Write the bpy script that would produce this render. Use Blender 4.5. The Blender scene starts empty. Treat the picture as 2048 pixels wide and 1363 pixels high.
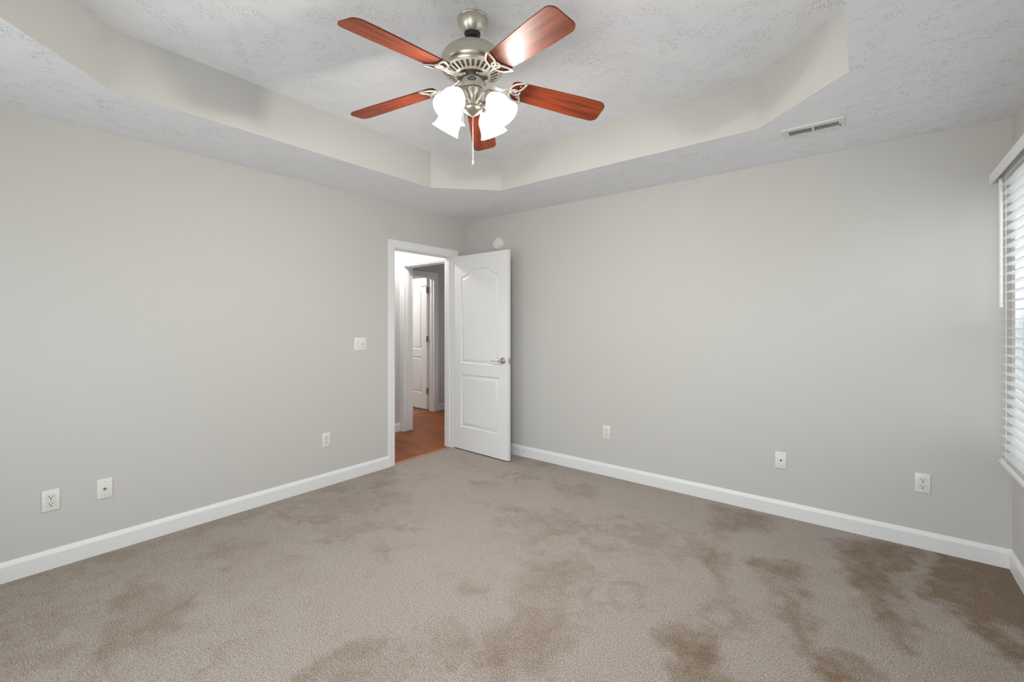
import bpy, bmesh, math, random
import numpy as np
from mathutils import Vector, Matrix
random.seed(7)
S = bpy.context.scene
COL = S.collection
PI = math.pi

# ------------------------------------------------------------------ camera, sky, light, exposure
CAM = Vector((3.4816, -3.5962, 1.3323)); YAW = 0.670909
cam = bpy.data.cameras.new('camera')
cam.sensor_width = 36.0; cam.lens = 901.8 / 2048 * 36; cam.shift_y = -(681.5 - 644.74) / 2048
cam.clip_start = 0.02
camo = bpy.data.objects.new('camera', cam); COL.objects.link(camo)
camo.location = CAM; camo.rotation_euler = (PI / 2, 0, YAW)
S.camera = camo
S.view_settings.view_transform = 'Standard'; S.view_settings.look = 'None'
S.view_settings.gamma = 1.0; S.view_settings.use_curve_mapping = False
S.view_settings.exposure = 0.07
S.cycles.use_denoising = True
S.cycles.max_bounces = 12; S.cycles.diffuse_bounces = 6; S.cycles.transparent_max_bounces = 16
S.cycles.sample_clamp_indirect = 6.0

W = 4.086; L = 4.22; H = 2.44; HT = 2.733
wd = bpy.data.worlds.new('overcast_sky'); S.world = wd; wd.use_nodes = True
wn = wd.node_tree; wn.nodes.clear()
wo = wn.nodes.new('ShaderNodeOutputWorld'); wb = wn.nodes.new('ShaderNodeBackground')
tc = wn.nodes.new('ShaderNodeTexCoord'); sp = wn.nodes.new('ShaderNodeSeparateXYZ')
cr = wn.nodes.new('ShaderNodeValToRGB')
wn.links.new(tc.outputs['Generated'], sp.inputs[0]); wn.links.new(sp.outputs['Z'], cr.inputs[0])
cr.color_ramp.elements[0].position = 0.0; cr.color_ramp.elements[0].color = (0.60, 0.605, 0.60, 1)
cr.color_ramp.elements[1].position = 0.08; cr.color_ramp.elements[1].color = (0.80, 0.845, 0.885, 1)
# the sky is brighter behind the viewpoint than on the right-hand side
mr = wn.nodes.new('ShaderNodeMapRange'); mr.inputs['From Min'].default_value = -1.0; mr.inputs['From Max'].default_value = 0.2
mr.inputs['To Min'].default_value = 1.15; mr.inputs['To Max'].default_value = 0.62
wn.links.new(sp.outputs['Y'], mr.inputs['Value'])
sm_ = wn.nodes.new('ShaderNodeVectorMath'); sm_.operation = 'SCALE'
wn.links.new(cr.outputs[0], sm_.inputs[0]); wn.links.new(mr.outputs[0], sm_.inputs['Scale'])
wn.links.new(sm_.outputs[0], wb.inputs['Color']); wb.inputs['Strength'].default_value = 5.0
wn.links.new(wb.outputs[0], wo.inputs['Surface'])

def portal(name, loc, rot, sx, sy):
    l = bpy.data.lights.new(name, 'AREA'); l.shape = 'RECTANGLE'; l.size = sx; l.size_y = sy
    l.cycles.is_portal = True
    o = bpy.data.objects.new(name, l); COL.objects.link(o); o.location = loc; o.rotation_euler = rot
    return o
BW = (0.55, 3.90, 0.25, 2.10)        # added fill window, unseen behind the camera: x0 x1 z0 z1
RW = (-1.90, -0.10, 0.64, 2.07)      # window in the right wall: y0 y1 z0 z1
portal('daylight_portal', ((BW[0]+BW[1])/2, -L-0.13, (BW[2]+BW[3])/2), (PI/2, 0, 0), BW[1]-BW[0], BW[3]-BW[2])
portal('daylight_portal', (W+0.13, (RW[0]+RW[1])/2, (RW[2]+RW[3])/2), (PI/2, 0, PI/2), RW[1]-RW[0], RW[3]-RW[2])
BULB_W = 34.0
HALL_W = 44.0

# ------------------------------------------------------------------ materials
def mat(name, col, rough=0.6, metal=0.0, spec=0.5, emit=None, es=0.0):
    m = bpy.data.materials.new(name); m.use_nodes = True
    b = m.node_tree.nodes['Principled BSDF']
    b.inputs['Base Color'].default_value = (*col, 1); b.inputs['Roughness'].default_value = rough
    b.inputs['Metallic'].default_value = metal; b.inputs['Specular IOR Level'].default_value = spec
    if emit:
        b.inputs['Emission Color'].default_value = (*emit, 1); b.inputs['Emission Strength'].default_value = es
    return m
def nd(m, t): return m.node_tree.nodes.new(t)
def lk(m, a, b): m.node_tree.links.new(a, b)
def objco(m, scale=(1, 1, 1), rot=(0, 0, 0)):
    t = nd(m, 'ShaderNodeTexCoord'); p = nd(m, 'ShaderNodeMapping')
    lk(m, t.outputs['Object'], p.inputs[0]); p.inputs['Scale'].default_value = scale; p.inputs['Rotation'].default_value = rot
    return p.outputs[0]
def noise(m, vec, scale, detail=2.0, rough=0.5, dist=0.0):
    n = nd(m, 'ShaderNodeTexNoise'); n.inputs['Scale'].default_value = scale; n.inputs['Detail'].default_value = detail
    n.inputs['Roughness'].default_value = rough; n.inputs['Distortion'].default_value = dist
    if vec is not None: lk(m, vec, n.inputs['Vector'])
    return n
def ramp(m, fac, stops):
    r = nd(m, 'ShaderNodeValToRGB'); e = r.color_ramp.elements
    while len(e) > 1: e.remove(e[-1])
    e[0].position = stops[0][0]; e[0].color = (*stops[0][1], 1)
    for p, c in stops[1:]:
        q = e.new(p); q.color = (*c, 1)
    lk(m, fac, r.inputs[0]); return r.outputs[0]
def math_(m, op, a, b=None, c=None):
    n = nd(m, 'ShaderNodeMath'); n.operation = op
    for i, v in enumerate((a, b, c)):
        if v is None: continue
        if isinstance(v, (int, float)): n.inputs[i].default_value = v
        else: lk(m, v, n.inputs[i])
    return n.outputs[0]
def mixc(m, fac, a, b, mode='MIX'):
    n = nd(m, 'ShaderNodeMix'); n.data_type = 'RGBA'; n.blend_type = mode
    if isinstance(fac, (int, float)): n.inputs[0].default_value = fac
    else: lk(m, fac, n.inputs[0])
    for i, v in ((6, a), (7, b)):
        if isinstance(v, tuple): n.inputs[i].default_value = (*v, 1)
        else: lk(m, v, n.inputs[i])
    return n.outputs[2]
def bump(m, h, strength, dist):
    n = nd(m, 'ShaderNodeBump'); n.inputs['Strength'].default_value = strength; n.inputs['Distance'].default_value = dist
    lk(m, h, n.inputs['Height']); lk(m, n.outputs[0], m.node_tree.nodes['Principled BSDF'].inputs['Normal'])
def base(m, sock): lk(m, sock, m.node_tree.nodes['Principled BSDF'].inputs['Base Color'])

M = {}
def wallpaint(name, col):
    m = mat(name, col, 0.62, spec=0.3)
    n = noise(m, objco(m), 240, 2.0); bump(m, n.outputs[0], 0.06, 0.002)
    return m
M['wall'] = wallpaint('greige_wall_paint', (0.595, 0.585, 0.568))
M['hallwall'] = wallpaint('hall_wall_paint', (0.58, 0.575, 0.57))
M['darkwall'] = wallpaint('low_bounce_dark_paint', (0.16, 0.16, 0.17))  # dark tone put on an unseen wall to reduce bounce in the far hall
M['trim'] = mat('white_trim_paint', (0.82, 0.828, 0.84), 0.38)
M['door'] = mat('white_door_paint', (0.83, 0.838, 0.85), 0.42)
M['plate'] = mat('white_plastic', (0.80, 0.795, 0.77), 0.35)
M['dark'] = mat('black_slot', (0.012, 0.011, 0.010), 0.7)
M['grey'] = mat('grey_gap', (0.22, 0.21, 0.19), 0.7)
M['screw'] = mat('painted_screw', (0.50, 0.49, 0.46), 0.4)
M['vent'] = mat('white_register_enamel', (0.72, 0.72, 0.71), 0.4)
M['vinyl'] = mat('white_vinyl', (0.80, 0.81, 0.83), 0.35)
M['slat'] = mat('white_faux_wood', (0.82, 0.82, 0.83), 0.42)
M['cord'] = mat('white_cord', (0.78, 0.78, 0.78), 0.8)
M['rubber'] = mat('black_rubber', (0.02, 0.02, 0.02), 0.5)

# brushed nickel
m = mat('brushed_nickel', (0.62, 0.585, 0.51), 0.30, 1.0)
n = noise(m, objco(m, (30, 30, 900)), 3.0, 2.0); bump(m, n.outputs[0], 0.05, 0.001); M['nickel'] = m
M['nickel_satin'] = mat('satin_nickel', (0.62, 0.60, 0.56), 0.28, 1.0)
M['iron'] = mat('pale_nickel', (0.84, 0.80, 0.72), 0.38, 1.0)
M['dull'] = mat('hinge_metal', (0.30, 0.28, 0.26), 0.4, 1.0)
M['badge'] = mat('dark_badge', (0.035, 0.045, 0.045), 0.35)
M['badge_ink'] = mat('badge_lettering', (0.75, 0.75, 0.68), 0.4, 0.6)

# stomp-brushed ceiling plaster
def ceiling_mat(name, col):
    m = mat(name, col, 0.7, spec=0.3)
    v = objco(m)
    cell = nd(m, 'ShaderNodeTexVoronoi'); cell.inputs['Scale'].default_value = 8.0; lk(m, v, cell.inputs['Vector'])
    # every stomp of the brush lies in its own direction: rotate the stroke texture per cell
    sc = nd(m, 'ShaderNodeSeparateColor'); lk(m, cell.outputs['Color'], sc.inputs[0])
    ang = math_(m, 'MULTIPLY', sc.outputs[0], 6.283)
    warp = noise(m, v, 9.0, 2.0)
    ang2 = math_(m, 'ADD', ang, math_(m, 'MULTIPLY', warp.outputs[0], 0.9))
    rot = nd(m, 'ShaderNodeVectorRotate'); rot.rotation_type = 'Z_AXIS'
    lk(m, v, rot.inputs['Vector']); lk(m, cell.outputs['Position'], rot.inputs['Center']); lk(m, ang2, rot.inputs['Angle'])
    mp = nd(m, 'ShaderNodeMapping'); mp.inputs['Scale'].default_value = (165, 50, 60); lk(m, rot.outputs[0], mp.inputs[0])
    st = noise(m, mp.outputs[0], 1.0, 1.0, 0.5, 0.1)
    stroke = ramp(m, st.outputs[0], [(0.53, (0, 0, 0)), (0.74, (1, 1, 1))])
    pat = noise(m, v, 13.0, 2.0)
    mask = ramp(m, pat.outputs[0], [(0.43, (0.05,)*3), (0.63, (1, 1, 1))])
    fine = noise(m, v, 140.0, 3.0)
    h = math_(m, 'ADD', math_(m, 'MULTIPLY', stroke, mask), math_(m, 'MULTIPLY', fine.outputs[0], 0.16))
    bump(m, h, 0.72, 0.006)
    return m
M['ceil'] = ceiling_mat('stomped_ceiling_plaster', (0.85, 0.866, 0.915))

# carpet: cut pile whose lean (nap attribute) decides how light it looks
m = mat('cut_pile_carpet', (0.4, 0.36, 0.32), 0.95, spec=0.1)
v = objco(m)
n1 = noise(m, v, 165, 2.0, 0.6); n2 = noise(m, v, 380, 1.0, 0.6); n3 = noise(m, v, 60, 2.0)
att = nd(m, 'ShaderNodeAttribute'); att.attribute_name = 'nap'
tuft = math_(m, 'ADD', math_(m, 'MULTIPLY', n1.outputs[0], 0.62), math_(m, 'MULTIPLY', n2.outputs[0], 0.38))
light = ramp(m, tuft, [(0.30, (0.11, 0.085, 0.066)), (0.44, (0.335, 0.286, 0.249)), (0.54, (0.49, 0.427, 0.383)), (0.68, (0.74, 0.67, 0.61))])
dark = ramp(m, tuft, [(0.32, (0.060, 0.042, 0.029)), (0.46, (0.182, 0.122, 0.072)), (0.56, (0.285, 0.20, 0.128)), (0.70, (0.51, 0.39, 0.275))])
mott = math_(m, 'MULTIPLY', math_(m, 'SUBTRACT', n3.outputs[0], 0.5), 0.5)
nf = nd(m, 'ShaderNodeClamp'); lk(m, math_(m, 'ADD', att.outputs['Fac'], mott), nf.inputs[0])
base(m, mixc(m, nf.outputs[0], light, dark))
bump(m, tuft, 0.9, 0.014)
bs = m.node_tree.nodes['Principled BSDF']; bs.inputs['Sheen Weight'].default_value = 0.15
M['carpet'] = m

# wood
def wood(name, dark, midc, lightc, axis, rough, scale=1.0, planks=None):
    m = mat(name, midc, rough, spec=0.35)
    sc = {'x': (1.6*scale, 26*scale, 26*scale), 'y': (26*scale, 1.6*scale, 26*scale)}[axis]
    v = objco(m, sc)
    g = noise(m, v, 1.5, 6.0, 0.62, 0.8)
    col = ramp(m, g.outputs[0], [(0.32, dark), (0.5, midc), (0.68, lightc)])
    if planks:
        bt = nd(m, 'ShaderNodeTexBrick'); bt.offset = 0.37
        lk(m, objco(m, rot=(0, 0, 0 if axis == 'x' else PI/2)), bt.inputs['Vector'])
        bt.inputs['Color1'].default_value = (0.78, 0.78, 0.78, 1); bt.inputs['Color2'].default_value = (1.12, 1.08, 1.05, 1)
        bt.inputs['Mortar'].default_value = (0.35, 0.3, 0.28, 1); bt.inputs['Scale'].default_value = 1.0
        bt.inputs['Mortar Size'].default_value = 0.0012; bt.inputs['Brick Width'].default_value = planks[1]; bt.inputs['Row Height'].default_value = planks[0]
        col = mixc(m, 1.0, col, bt.outputs['Color'], 'MULTIPLY')
    base(m, col)
    return m
M['blade'] = wood('cherry_blade_veneer', (0.098, 0.0135, 0.004), (0.185, 0.030, 0.008), (0.285, 0.056, 0.0145), 'x', 0.47, 1.0)
M['hallfloor'] = wood('red_brown_hardwood', (0.16, 0.042, 0.010), (0.27, 0.075, 0.016), (0.37, 0.115, 0.028), 'x', 0.42, 0.8, (0.075, 0.9))
M['farfloor'] = wood('honey_hardwood', (0.22, 0.085, 0.04), (0.33, 0.14, 0.07), (0.42, 0.20, 0.11), 'x', 0.4, 0.8, (0.075, 0.9))
M['strip'] = mat('honey_oak_strip', (0.42, 0.22, 0.085), 0.4)

# lit frosted glass of the fan lamps and the hall lamp
def lit_glass(name, col, strength, glow=0.62):
    m = bpy.data.materials.new(name); m.use_nodes = True; t = m.node_tree; t.nodes.clear()
    o = t.nodes.new('ShaderNodeOutputMaterial'); mx = t.nodes.new('ShaderNodeMixShader')
    e = t.nodes.new('ShaderNodeEmission'); tr = t.nodes.new('ShaderNodeBsdfTransparent')
    e.inputs['Color'].default_value = (*col, 1); e.inputs['Strength'].default_value = strength
    tr.inputs['Color'].default_value = (1, 0.985, 0.95, 1)
    mx.inputs[0].default_value = glow
    t.links.new(tr.outputs[0], mx.inputs[1]); t.links.new(e.outputs[0], mx.inputs[2]); t.links.new(mx.outputs[0], o.inputs[0])
    return m
M['shade'] = lit_glass('lit_frosted_glass', (1.0, 0.975, 0.93), 7.0, 0.20)
M['shade_neck'] = lit_glass('lit_frosted_glass_neck', (1.0, 0.975, 0.93), 1.7, 0.93)  # neck zone made denser to hold bulb light off the ceiling
M['dome'] = lit_glass('lit_dome_glass', (1.0, 0.95, 0.87), 3.0, 0.33)
# window glass: clear pane with a faint reflection
def pane_mat():
    m = bpy.data.materials.new('window_glass'); m.use_nodes = True; t = m.node_tree; t.nodes.clear()
    o = t.nodes.new('ShaderNodeOutputMaterial'); mx = t.nodes.new('ShaderNodeMixShader')
    g = t.nodes.new('ShaderNodeBsdfGlossy'); tr = t.nodes.new('ShaderNodeBsdfTransparent'); g.inputs['Roughness'].default_value = 0.02
    tr.inputs['Color'].default_value = (0.94, 0.96, 0.95, 1); mx.inputs[0].default_value = 0.06
    t.links.new(tr.outputs[0], mx.inputs[1]); t.links.new(g.outputs[0], mx.inputs[2]); t.links.new(mx.outputs[0], o.inputs[0])
    return m
M['glass'] = pane_mat()
def screen_mat():
    m = bpy.data.materials.new('insect_mesh'); m.use_nodes = True; t = m.node_tree; t.nodes.clear()
    o = t.nodes.new('ShaderNodeOutputMaterial'); mx = t.nodes.new('ShaderNodeMixShader')
    d = t.nodes.new('ShaderNodeBsdfDiffuse'); tr = t.nodes.new('ShaderNodeBsdfTransparent'); d.inputs['Color'].default_value = (0.10, 0.10, 0.10, 1)
    mx.inputs[0].default_value = 0.42
    t.links.new(tr.outputs[0], mx.inputs[1]); t.links.new(d.outputs[0], mx.inputs[2]); t.links.new(mx.outputs[0], o.inputs[0])
    return m
M['screen'] = screen_mat()

# ------------------------------------------------------------------ mesh helpers
def obj(name, bm, m, parent=None, smooth=None, loc=None):
    me = bpy.data.meshes.new(name)
    bmesh.ops.recalc_face_normals(bm, faces=bm.faces)
    bm.to_mesh(me); bm.free()
    for x in (m if isinstance(m, (list, tuple)) else [m]): me.materials.append(x)
    if smooth is not None:
        me.polygons.foreach_set('use_smooth', [True]*len(me.polygons))
        me.set_sharp_from_angle(angle=math.radians(smooth))
    o = bpy.data.objects.new(name, me); COL.objects.link(o)
    if parent is not None: o.parent = parent
    if loc is not None: o.location = loc
    return o
def empty(name, loc=(0, 0, 0), rot=(0, 0, 0)):
    o = bpy.data.objects.new(name, None); COL.objects.link(o); o.location = loc; o.rotation_euler = rot
    o.empty_display_size = 0.05
    return o
def tag(o, label, cat, group=None, kind=None):
    o['label'] = label; o['category'] = cat
    if group: o['group'] = group
    if kind: o['kind'] = kind
    return o
def box(bm, x0, x1, y0, y1, z0, z1, bev=0.0, seg=1, mi=0):
    vs = [bm.verts.new(p) for p in ((x0,y0,z0),(x1,y0,z0),(x1,y1,z0),(x0,y1,z0),(x0,y0,z1),(x1,y0,z1),(x1,y1,z1),(x0,y1,z1))]
    fs = [bm.faces.new([vs[i] for i in f]) for f in ((3,2,1,0),(4,5,6,7),(0,1,5,4),(1,2,6,5),(2,3,7,6),(3,0,4,7))]
    for f in fs: f.material_index = mi
    if bev > 0:
        es = list({e for f in fs for e in f.edges})
        bmesh.ops.bevel(bm, geom=es, offset=bev, segments=seg, affect='EDGES', profile=0.5)
    return vs
def lathe(bm, prof, seg=48, mat4=None, cap0=False, cap1=False):
    rings = []
    for r, z in prof:
        if r < 1e-6: rings.append([bm.verts.new((0, 0, z))])
        else: rings.append([bm.verts.new((r*math.cos(2*PI*k/seg), r*math.sin(2*PI*k/seg), z)) for k in range(seg)])
    for a, b in zip(rings[:-1], rings[1:]):
        for k in range(seg):
            k2 = (k+1) % seg
            if len(a) == 1 and len(b) == 1: continue
            if len(a) == 1: bm.faces.new((a[0], b[k], b[k2]))
            elif len(b) == 1: bm.faces.new((a[k], a[k2], b[0]))
            else: bm.faces.new((a[k], a[k2], b[k2], b[k]))
    if cap0 and len(rings[0]) > 1: bm.faces.new(rings[0])
    if cap1 and len(rings[-1]) > 1: bm.faces.new(rings[-1])
    vs = [x for r in rings for x in r]
    if mat4 is not None: bmesh.ops.transform(bm, matrix=mat4, verts=vs)
    return vs
def tube(bm, pts, rad, seg=10, closed=False, squash=1.0, up=Vector((0, 0, 1))):
    P = [Vector(p) for p in pts]; n = len(P); rings = []
    for i, p in enumerate(P):
        if closed: t = P[(i+1) % n] - P[i-1]
        else: t = P[min(i+1, n-1)] - P[max(i-1, 0)]
        t.normalize()
        u = up if abs(t.dot(up)) < 0.95 else Vector((1, 0, 0))
        a = t.cross(u).normalized(); b = a.cross(t).normalized()
        r = rad[i] if isinstance(rad, (list, tuple)) else rad
        rings.append([bm.verts.new(p + a*r*math.cos(2*PI*k/seg) + b*r*squash*math.sin(2*PI*k/seg)) for k in range(seg)])
    m_ = n if closed else n-1
    for i in range(m_):
        a, b = rings[i], rings[(i+1) % n]
        for k in range(seg):
            k2 = (k+1) % seg; bm.faces.new((a[k], a[k2], b[k2], b[k]))
    if not closed:
        bm.faces.new(rings[0]); bm.faces.new(rings[-1])
def prism(bm, poly, axis, a, b):
    """poly: list of 2D points, extruded along axis from a to b"""
    def P(u, v, w): return {'x': (w, u, v), 'y': (u, w, v), 'z': (u, v, w)}[axis]
    A = [bm.verts.new(P(u, v, a)) for u, v in poly]; B = [bm.verts.new(P(u, v, b)) for u, v in poly]
    bm.faces.new(A); bm.faces.new(B)
    n = len(poly)
    for i in range(n): bm.faces.new((A[i], A[(i+1) % n], B[(i+1) % n], B[i]))
    return A + B
def new(): return bmesh.new()

# ------------------------------------------------------------------ the room shell
TW = 0.11
DO = (-0.987, -0.218, 2.036)           # bedroom doorway in the left wall: y0 y1 top
bm = new()
box(bm, -TW, 0, -L-TW, DO[0], 0, H+0.4)
box(bm, -TW, 0, DO[1], 0.0, 0, H+0.4)
box(bm, -TW, 0, DO[0], DO[1], DO[2], H+0.4)
tag(obj('wall_left', bm, M['wall']), 'greige wall on the left holding the bedroom doorway', 'wall', kind='structure')
bm = new(); box(bm, -TW, W+0.12, 0.0, TW, 0, H+0.4)
tag(obj('wall_back', bm, M['wall']), 'greige wall on the right of the corner, behind the open door', 'wall', kind='structure')
bm = new()
box(bm, W, W+0.12, -L, RW[0], 0, H+0.4); box(bm, W, W+0.12, RW[1], 0.0, 0, H+0.4)
box(bm, W, W+0.12, RW[0], RW[1], 0, RW[2]); box(bm, W, W+0.12, RW[0], RW[1], RW[3], H+0.4)
tag(obj('wall_right', bm, M['wall']), 'greige window wall at the right edge', 'wall', kind='structure')
bm = new()
box(bm, 0, BW[0], -L-0.12, -L, 0, H+0.4); box(bm, BW[1], W+0.12, -L-0.12, -L, 0, H+0.4)
box(bm, BW[0], BW[1], -L-0.12, -L, 0, BW[2]); box(bm, BW[0], BW[1], -L-0.12, -L, BW[3], H+0.4)
tag(obj('wall_front', bm, M['wall']), 'greige wall behind the viewpoint with an added fill window', 'wall', kind='structure')

# floor: carpet grid with the lean of the pile (vacuum and foot marks) stored per vertex
def smooth_noise(rng, nx, ny, x, y, cell):
    g = rng.random((nx+3, ny+3)); u = x/cell; v = y/cell
    i = np.floor(u).astype(int) % nx; j = np.floor(v).astype(int) % ny; fu = u-np.floor(u); fv = v-np.floor(v)
    fu = fu*fu*(3-2*fu); fv = fv*fv*(3-2*fv)
    return (g[i, j]*(1-fu)*(1-fv) + g[i+1, j]*fu*(1-fv) + g[i, j+1]*(1-fu)*fv + g[i+1, j+1]*fu*fv)
def sdf(poly, X, Y):
    d = np.full(X.shape, 1e9); ins = np.zeros(X.shape, bool); n = len(poly)
    for k in range(n):
        ax, ay = poly[k]; bx, by = poly[(k+1) % n]; ex, ey = bx-ax, by-ay
        t = np.clip(((X-ax)*ex + (Y-ay)*ey)/(ex*ex+ey*ey+1e-12), 0, 1)
        d = np.minimum(d, np.hypot(X-ax-t*ex, Y-ay-t*ey))
        c = ((ay > Y) != (by > Y)); xi = ax + (Y-ay)/(by-ay+1e-12)*(bx-ax)
        ins ^= c & (X < xi)
    return np.where(ins, -d, d)
NAP = [  # patches of pile brushed the dark way: strength, outline on the floor in metres
 (1.00, [(3.70,0.02),(4.12,0.02),(4.12,-0.31),(4.10,-0.75),(3.97,-0.72),(3.93,-0.98),(3.87,-0.92),(3.82,-0.67),(3.70,-0.61),(3.70,-0.44),(3.76,-0.24)]),
 (0.75, [(2.95,-0.74),(3.17,-0.61),(3.22,-0.86),(3.19,-0.96),(3.24,-1.21),(3.30,-1.40),(3.26,-1.43),(3.18,-1.26),(3.08,-1.05)]),
 (0.70, [(2.73,-0.88),(2.77,-0.68),(2.84,-0.81),(2.90,-1.11),(2.98,-1.33),(3.04,-1.54),(3.01,-1.56),(2.89,-1.25)]),
 (0.85, [(3.29,-0.22),(3.48,-0.03),(3.69,-0.10),(3.61,-0.40),(3.61,-0.73),(3.58,-1.18),(3.54,-1.10),(3.46,-0.82),(3.38,-0.58)]),
 (0.85, [(3.31,-1.39),(3.40,-1.34),(3.49,-1.37),(3.47,-1.50),(3.33,-1.66)]),
 (0.85, [(2.78,-1.64),(2.94,-1.54),(3.04,-1.71),(3.07,-1.84),(2.89,-1.98)]),
 (0.72, [(2.10,-1.95),(2.00,-1.57),(2.16,-1.36),(2.34,-1.55),(2.33,-1.73),(2.41,-1.85),(2.53,-1.90),(2.49,-2.07),(2.52,-2.26),(2.37,-2.38),(2.22,-2.19)]),
 (0.62, [(0.48,-3.03),(0.55,-2.93),(0.86,-2.84),(1.12,-2.94),(1.24,-3.00),(1.21,-3.13),(1.28,-3.30),(1.19,-3.34),(0.84,-3.16)]),
 (0.60, [(0.83,-3.46),(0.81,-3.38),(0.85,-3.25),(0.94,-3.31),(0.92,-3.39),(0.91,-3.50)]),
 (0.60, [(1.80,-1.98),(1.87,-1.87),(1.94,-1.95),(1.88,-2.05)]),
 (0.62, [(2.57,-0.12),(2.78,-0.01),(3.01,-0.09),(3.03,-0.26),(2.85,-0.40),(2.76,-0.64),(2.69,-0.53)]),
 (0.45, [(1.40,-0.39),(1.67,-0.24),(1.85,-0.57),(1.58,-0.60)]),
 (0.45, [(1.51,-1.08),(1.67,-0.94),(1.85,-1.01),(1.73,-1.20)]),
 (0.45, [(0.43,-1.44),(0.66,-1.33),(0.76,-1.50),(0.70,-1.72)]),
 (0.45, [(2.10,-2.28),(2.11,-2.23),(2.25,-2.30),(2.19,-2.35)]),
 (0.50, [(1.14,-2.01),(1.28,-1.94),(1.40,-2.06),(1.26,-2.13)]),
 (0.45, [(0.83,-0.83),(1.04,-0.75),(1.12,-0.90),(0.92,-0.98)]),
 (0.45, [(0.00,-3.60),(0.10,-3.60),(0.14,-2.60),(0.10,-1.60),(0.06,-1.05),(0.00,-1.05)]),
]
gx = np.linspace(0, W, 380); gy = np.linspace(-L, 0.0, 392)
X, Y = np.meshgrid(gx, gy, indexing='ij'); rng = np.random.default_rng(11)
wx = sum((smooth_noise(rng, 90, 90, X, Y+L, c)-0.5)*a for c, a in ((0.22, 0.14), (0.09, 0.11), (0.045, 0.08), (0.024, 0.05)))
wy = sum((smooth_noise(rng, 90, 90, X, Y+L, c)-0.5)*a for c, a in ((0.22, 0.14), (0.09, 0.11), (0.045, 0.08), (0.024, 0.05)))
nap = np.zeros(X.shape)
fn = sum((smooth_noise(rng, 200, 200, X+wx*0.5, Y+L+wy*0.5, c)-0.5)*a for c, a in ((0.13, 0.5), (0.06, 0.5), (0.028, 0.4)))
for s, poly in NAP:
    nap = np.maximum(nap, s*(1.0 if poly[0][0] > 2.5 else 0.62)*np.clip(0.5 - sdf(poly, X+wx*0.8, Y+wy*0.8)/0.11, 0, 1))
bl = sum(smooth_noise(rng, 90, 90, X+wx*1.5, (Y+L)+wy*1.5, c)*a for c, a in ((0.38, 0.42), (0.17, 0.32), (0.085, 0.26)))
blot = np.clip((bl-0.48)/0.26, 0, 1)*0.38
nap = np.clip(np.maximum(nap, blot*(X < 2.75)) + (bl-0.5)*0.25*(X >= 2.75), 0, 1)
nap = nap*(0.86+0.5*fn) + 0.30*fn
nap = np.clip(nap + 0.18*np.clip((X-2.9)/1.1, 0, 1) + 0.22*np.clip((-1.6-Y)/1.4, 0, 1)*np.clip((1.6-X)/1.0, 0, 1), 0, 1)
me = bpy.data.meshes.new('floor')
nx, ny = X.shape; idx = np.arange(nx*ny).reshape(nx, ny)
vv = [tuple(p) for p in np.stack([X.ravel(), Y.ravel(), np.zeros(X.size)], 1).tolist()]
ff = np.stack([idx[:-1, :-1], idx[1:, :-1], idx[1:, 1:], idx[:-1, 1:]], -1).reshape(-1, 4).tolist()
nv = len(vv)
# tongue of carpet in the doorway and a thin underside
vv += [(-0.03, DO[0], 0.0), (0, DO[0], 0.0), (0, DO[1], 0.0), (-0.03, DO[1], 0.0)]; ff.append([nv, nv+1, nv+2, nv+3])
vv += [(-0.03, -L, -0.05), (W, -L, -0.05), (W, 0, -0.05), (-0.03, 0, -0.05)]; ff.append([nv+7, nv+6, nv+5, nv+4])
me.from_pydata(vv, [], ff); me.update()
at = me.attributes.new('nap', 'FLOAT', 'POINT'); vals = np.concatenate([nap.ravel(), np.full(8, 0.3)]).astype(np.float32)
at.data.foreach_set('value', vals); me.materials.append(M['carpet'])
fl = bpy.data.objects.new('floor', me); COL.objects.link(fl)
tag(fl, 'brown-beige cut pile carpet with vacuum and foot marks', 'carpet', kind='structure')

# ceiling with the eight-sided tray
OCT = [(0.655, -3.11), (0.655, -1.108), (1.060, -0.692), (2.985, -0.700), (3.410, -1.116), (3.410, -3.11), (3.0, -3.525), (1.065, -3.525)]
bm = new()
outer = [(-0.0, -L), (-0.0, 0.0), (W, 0.0), (W, -L)]
vo = [bm.verts.new((x, y, H)) for x, y in outer]; vi = [bm.verts.new((x, y, H)) for x, y in OCT]
es = [bm.edges.new((vo[i], vo[(i+1) % 4])) for i in range(4)] + [bm.edges.new((vi[i], vi[(i+1) % 8])) for i in range(8)]
bmesh.ops.triangle_fill(bm, use_beauty=True, use_dissolve=False, edges=es)
top = [bm.verts.new((x, y, HT)) for x, y in OCT]; bm.faces.new(top)
# thickness above
lo = [bm.verts.new((x, y, H+0.4)) for x, y in outer]; bm.faces.new(lo)
tag(obj('ceiling', bm, M['ceil']), 'white stomp-textured ceiling with a raised eight-sided tray', 'ceiling', kind='structure')
bm = new()
a = [bm.verts.new((x, y, H)) for x, y in OCT]; b = [bm.verts.new((x, y, HT)) for x, y in OCT]
for i in range(8): bm.faces.new((a[i], a[(i+1) % 8], b[(i+1) % 8], b[i]))
tag(obj('wall_tray', bm, M['wall']), 'smooth greige sides of the ceiling tray', 'wall', kind='structure')

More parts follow.
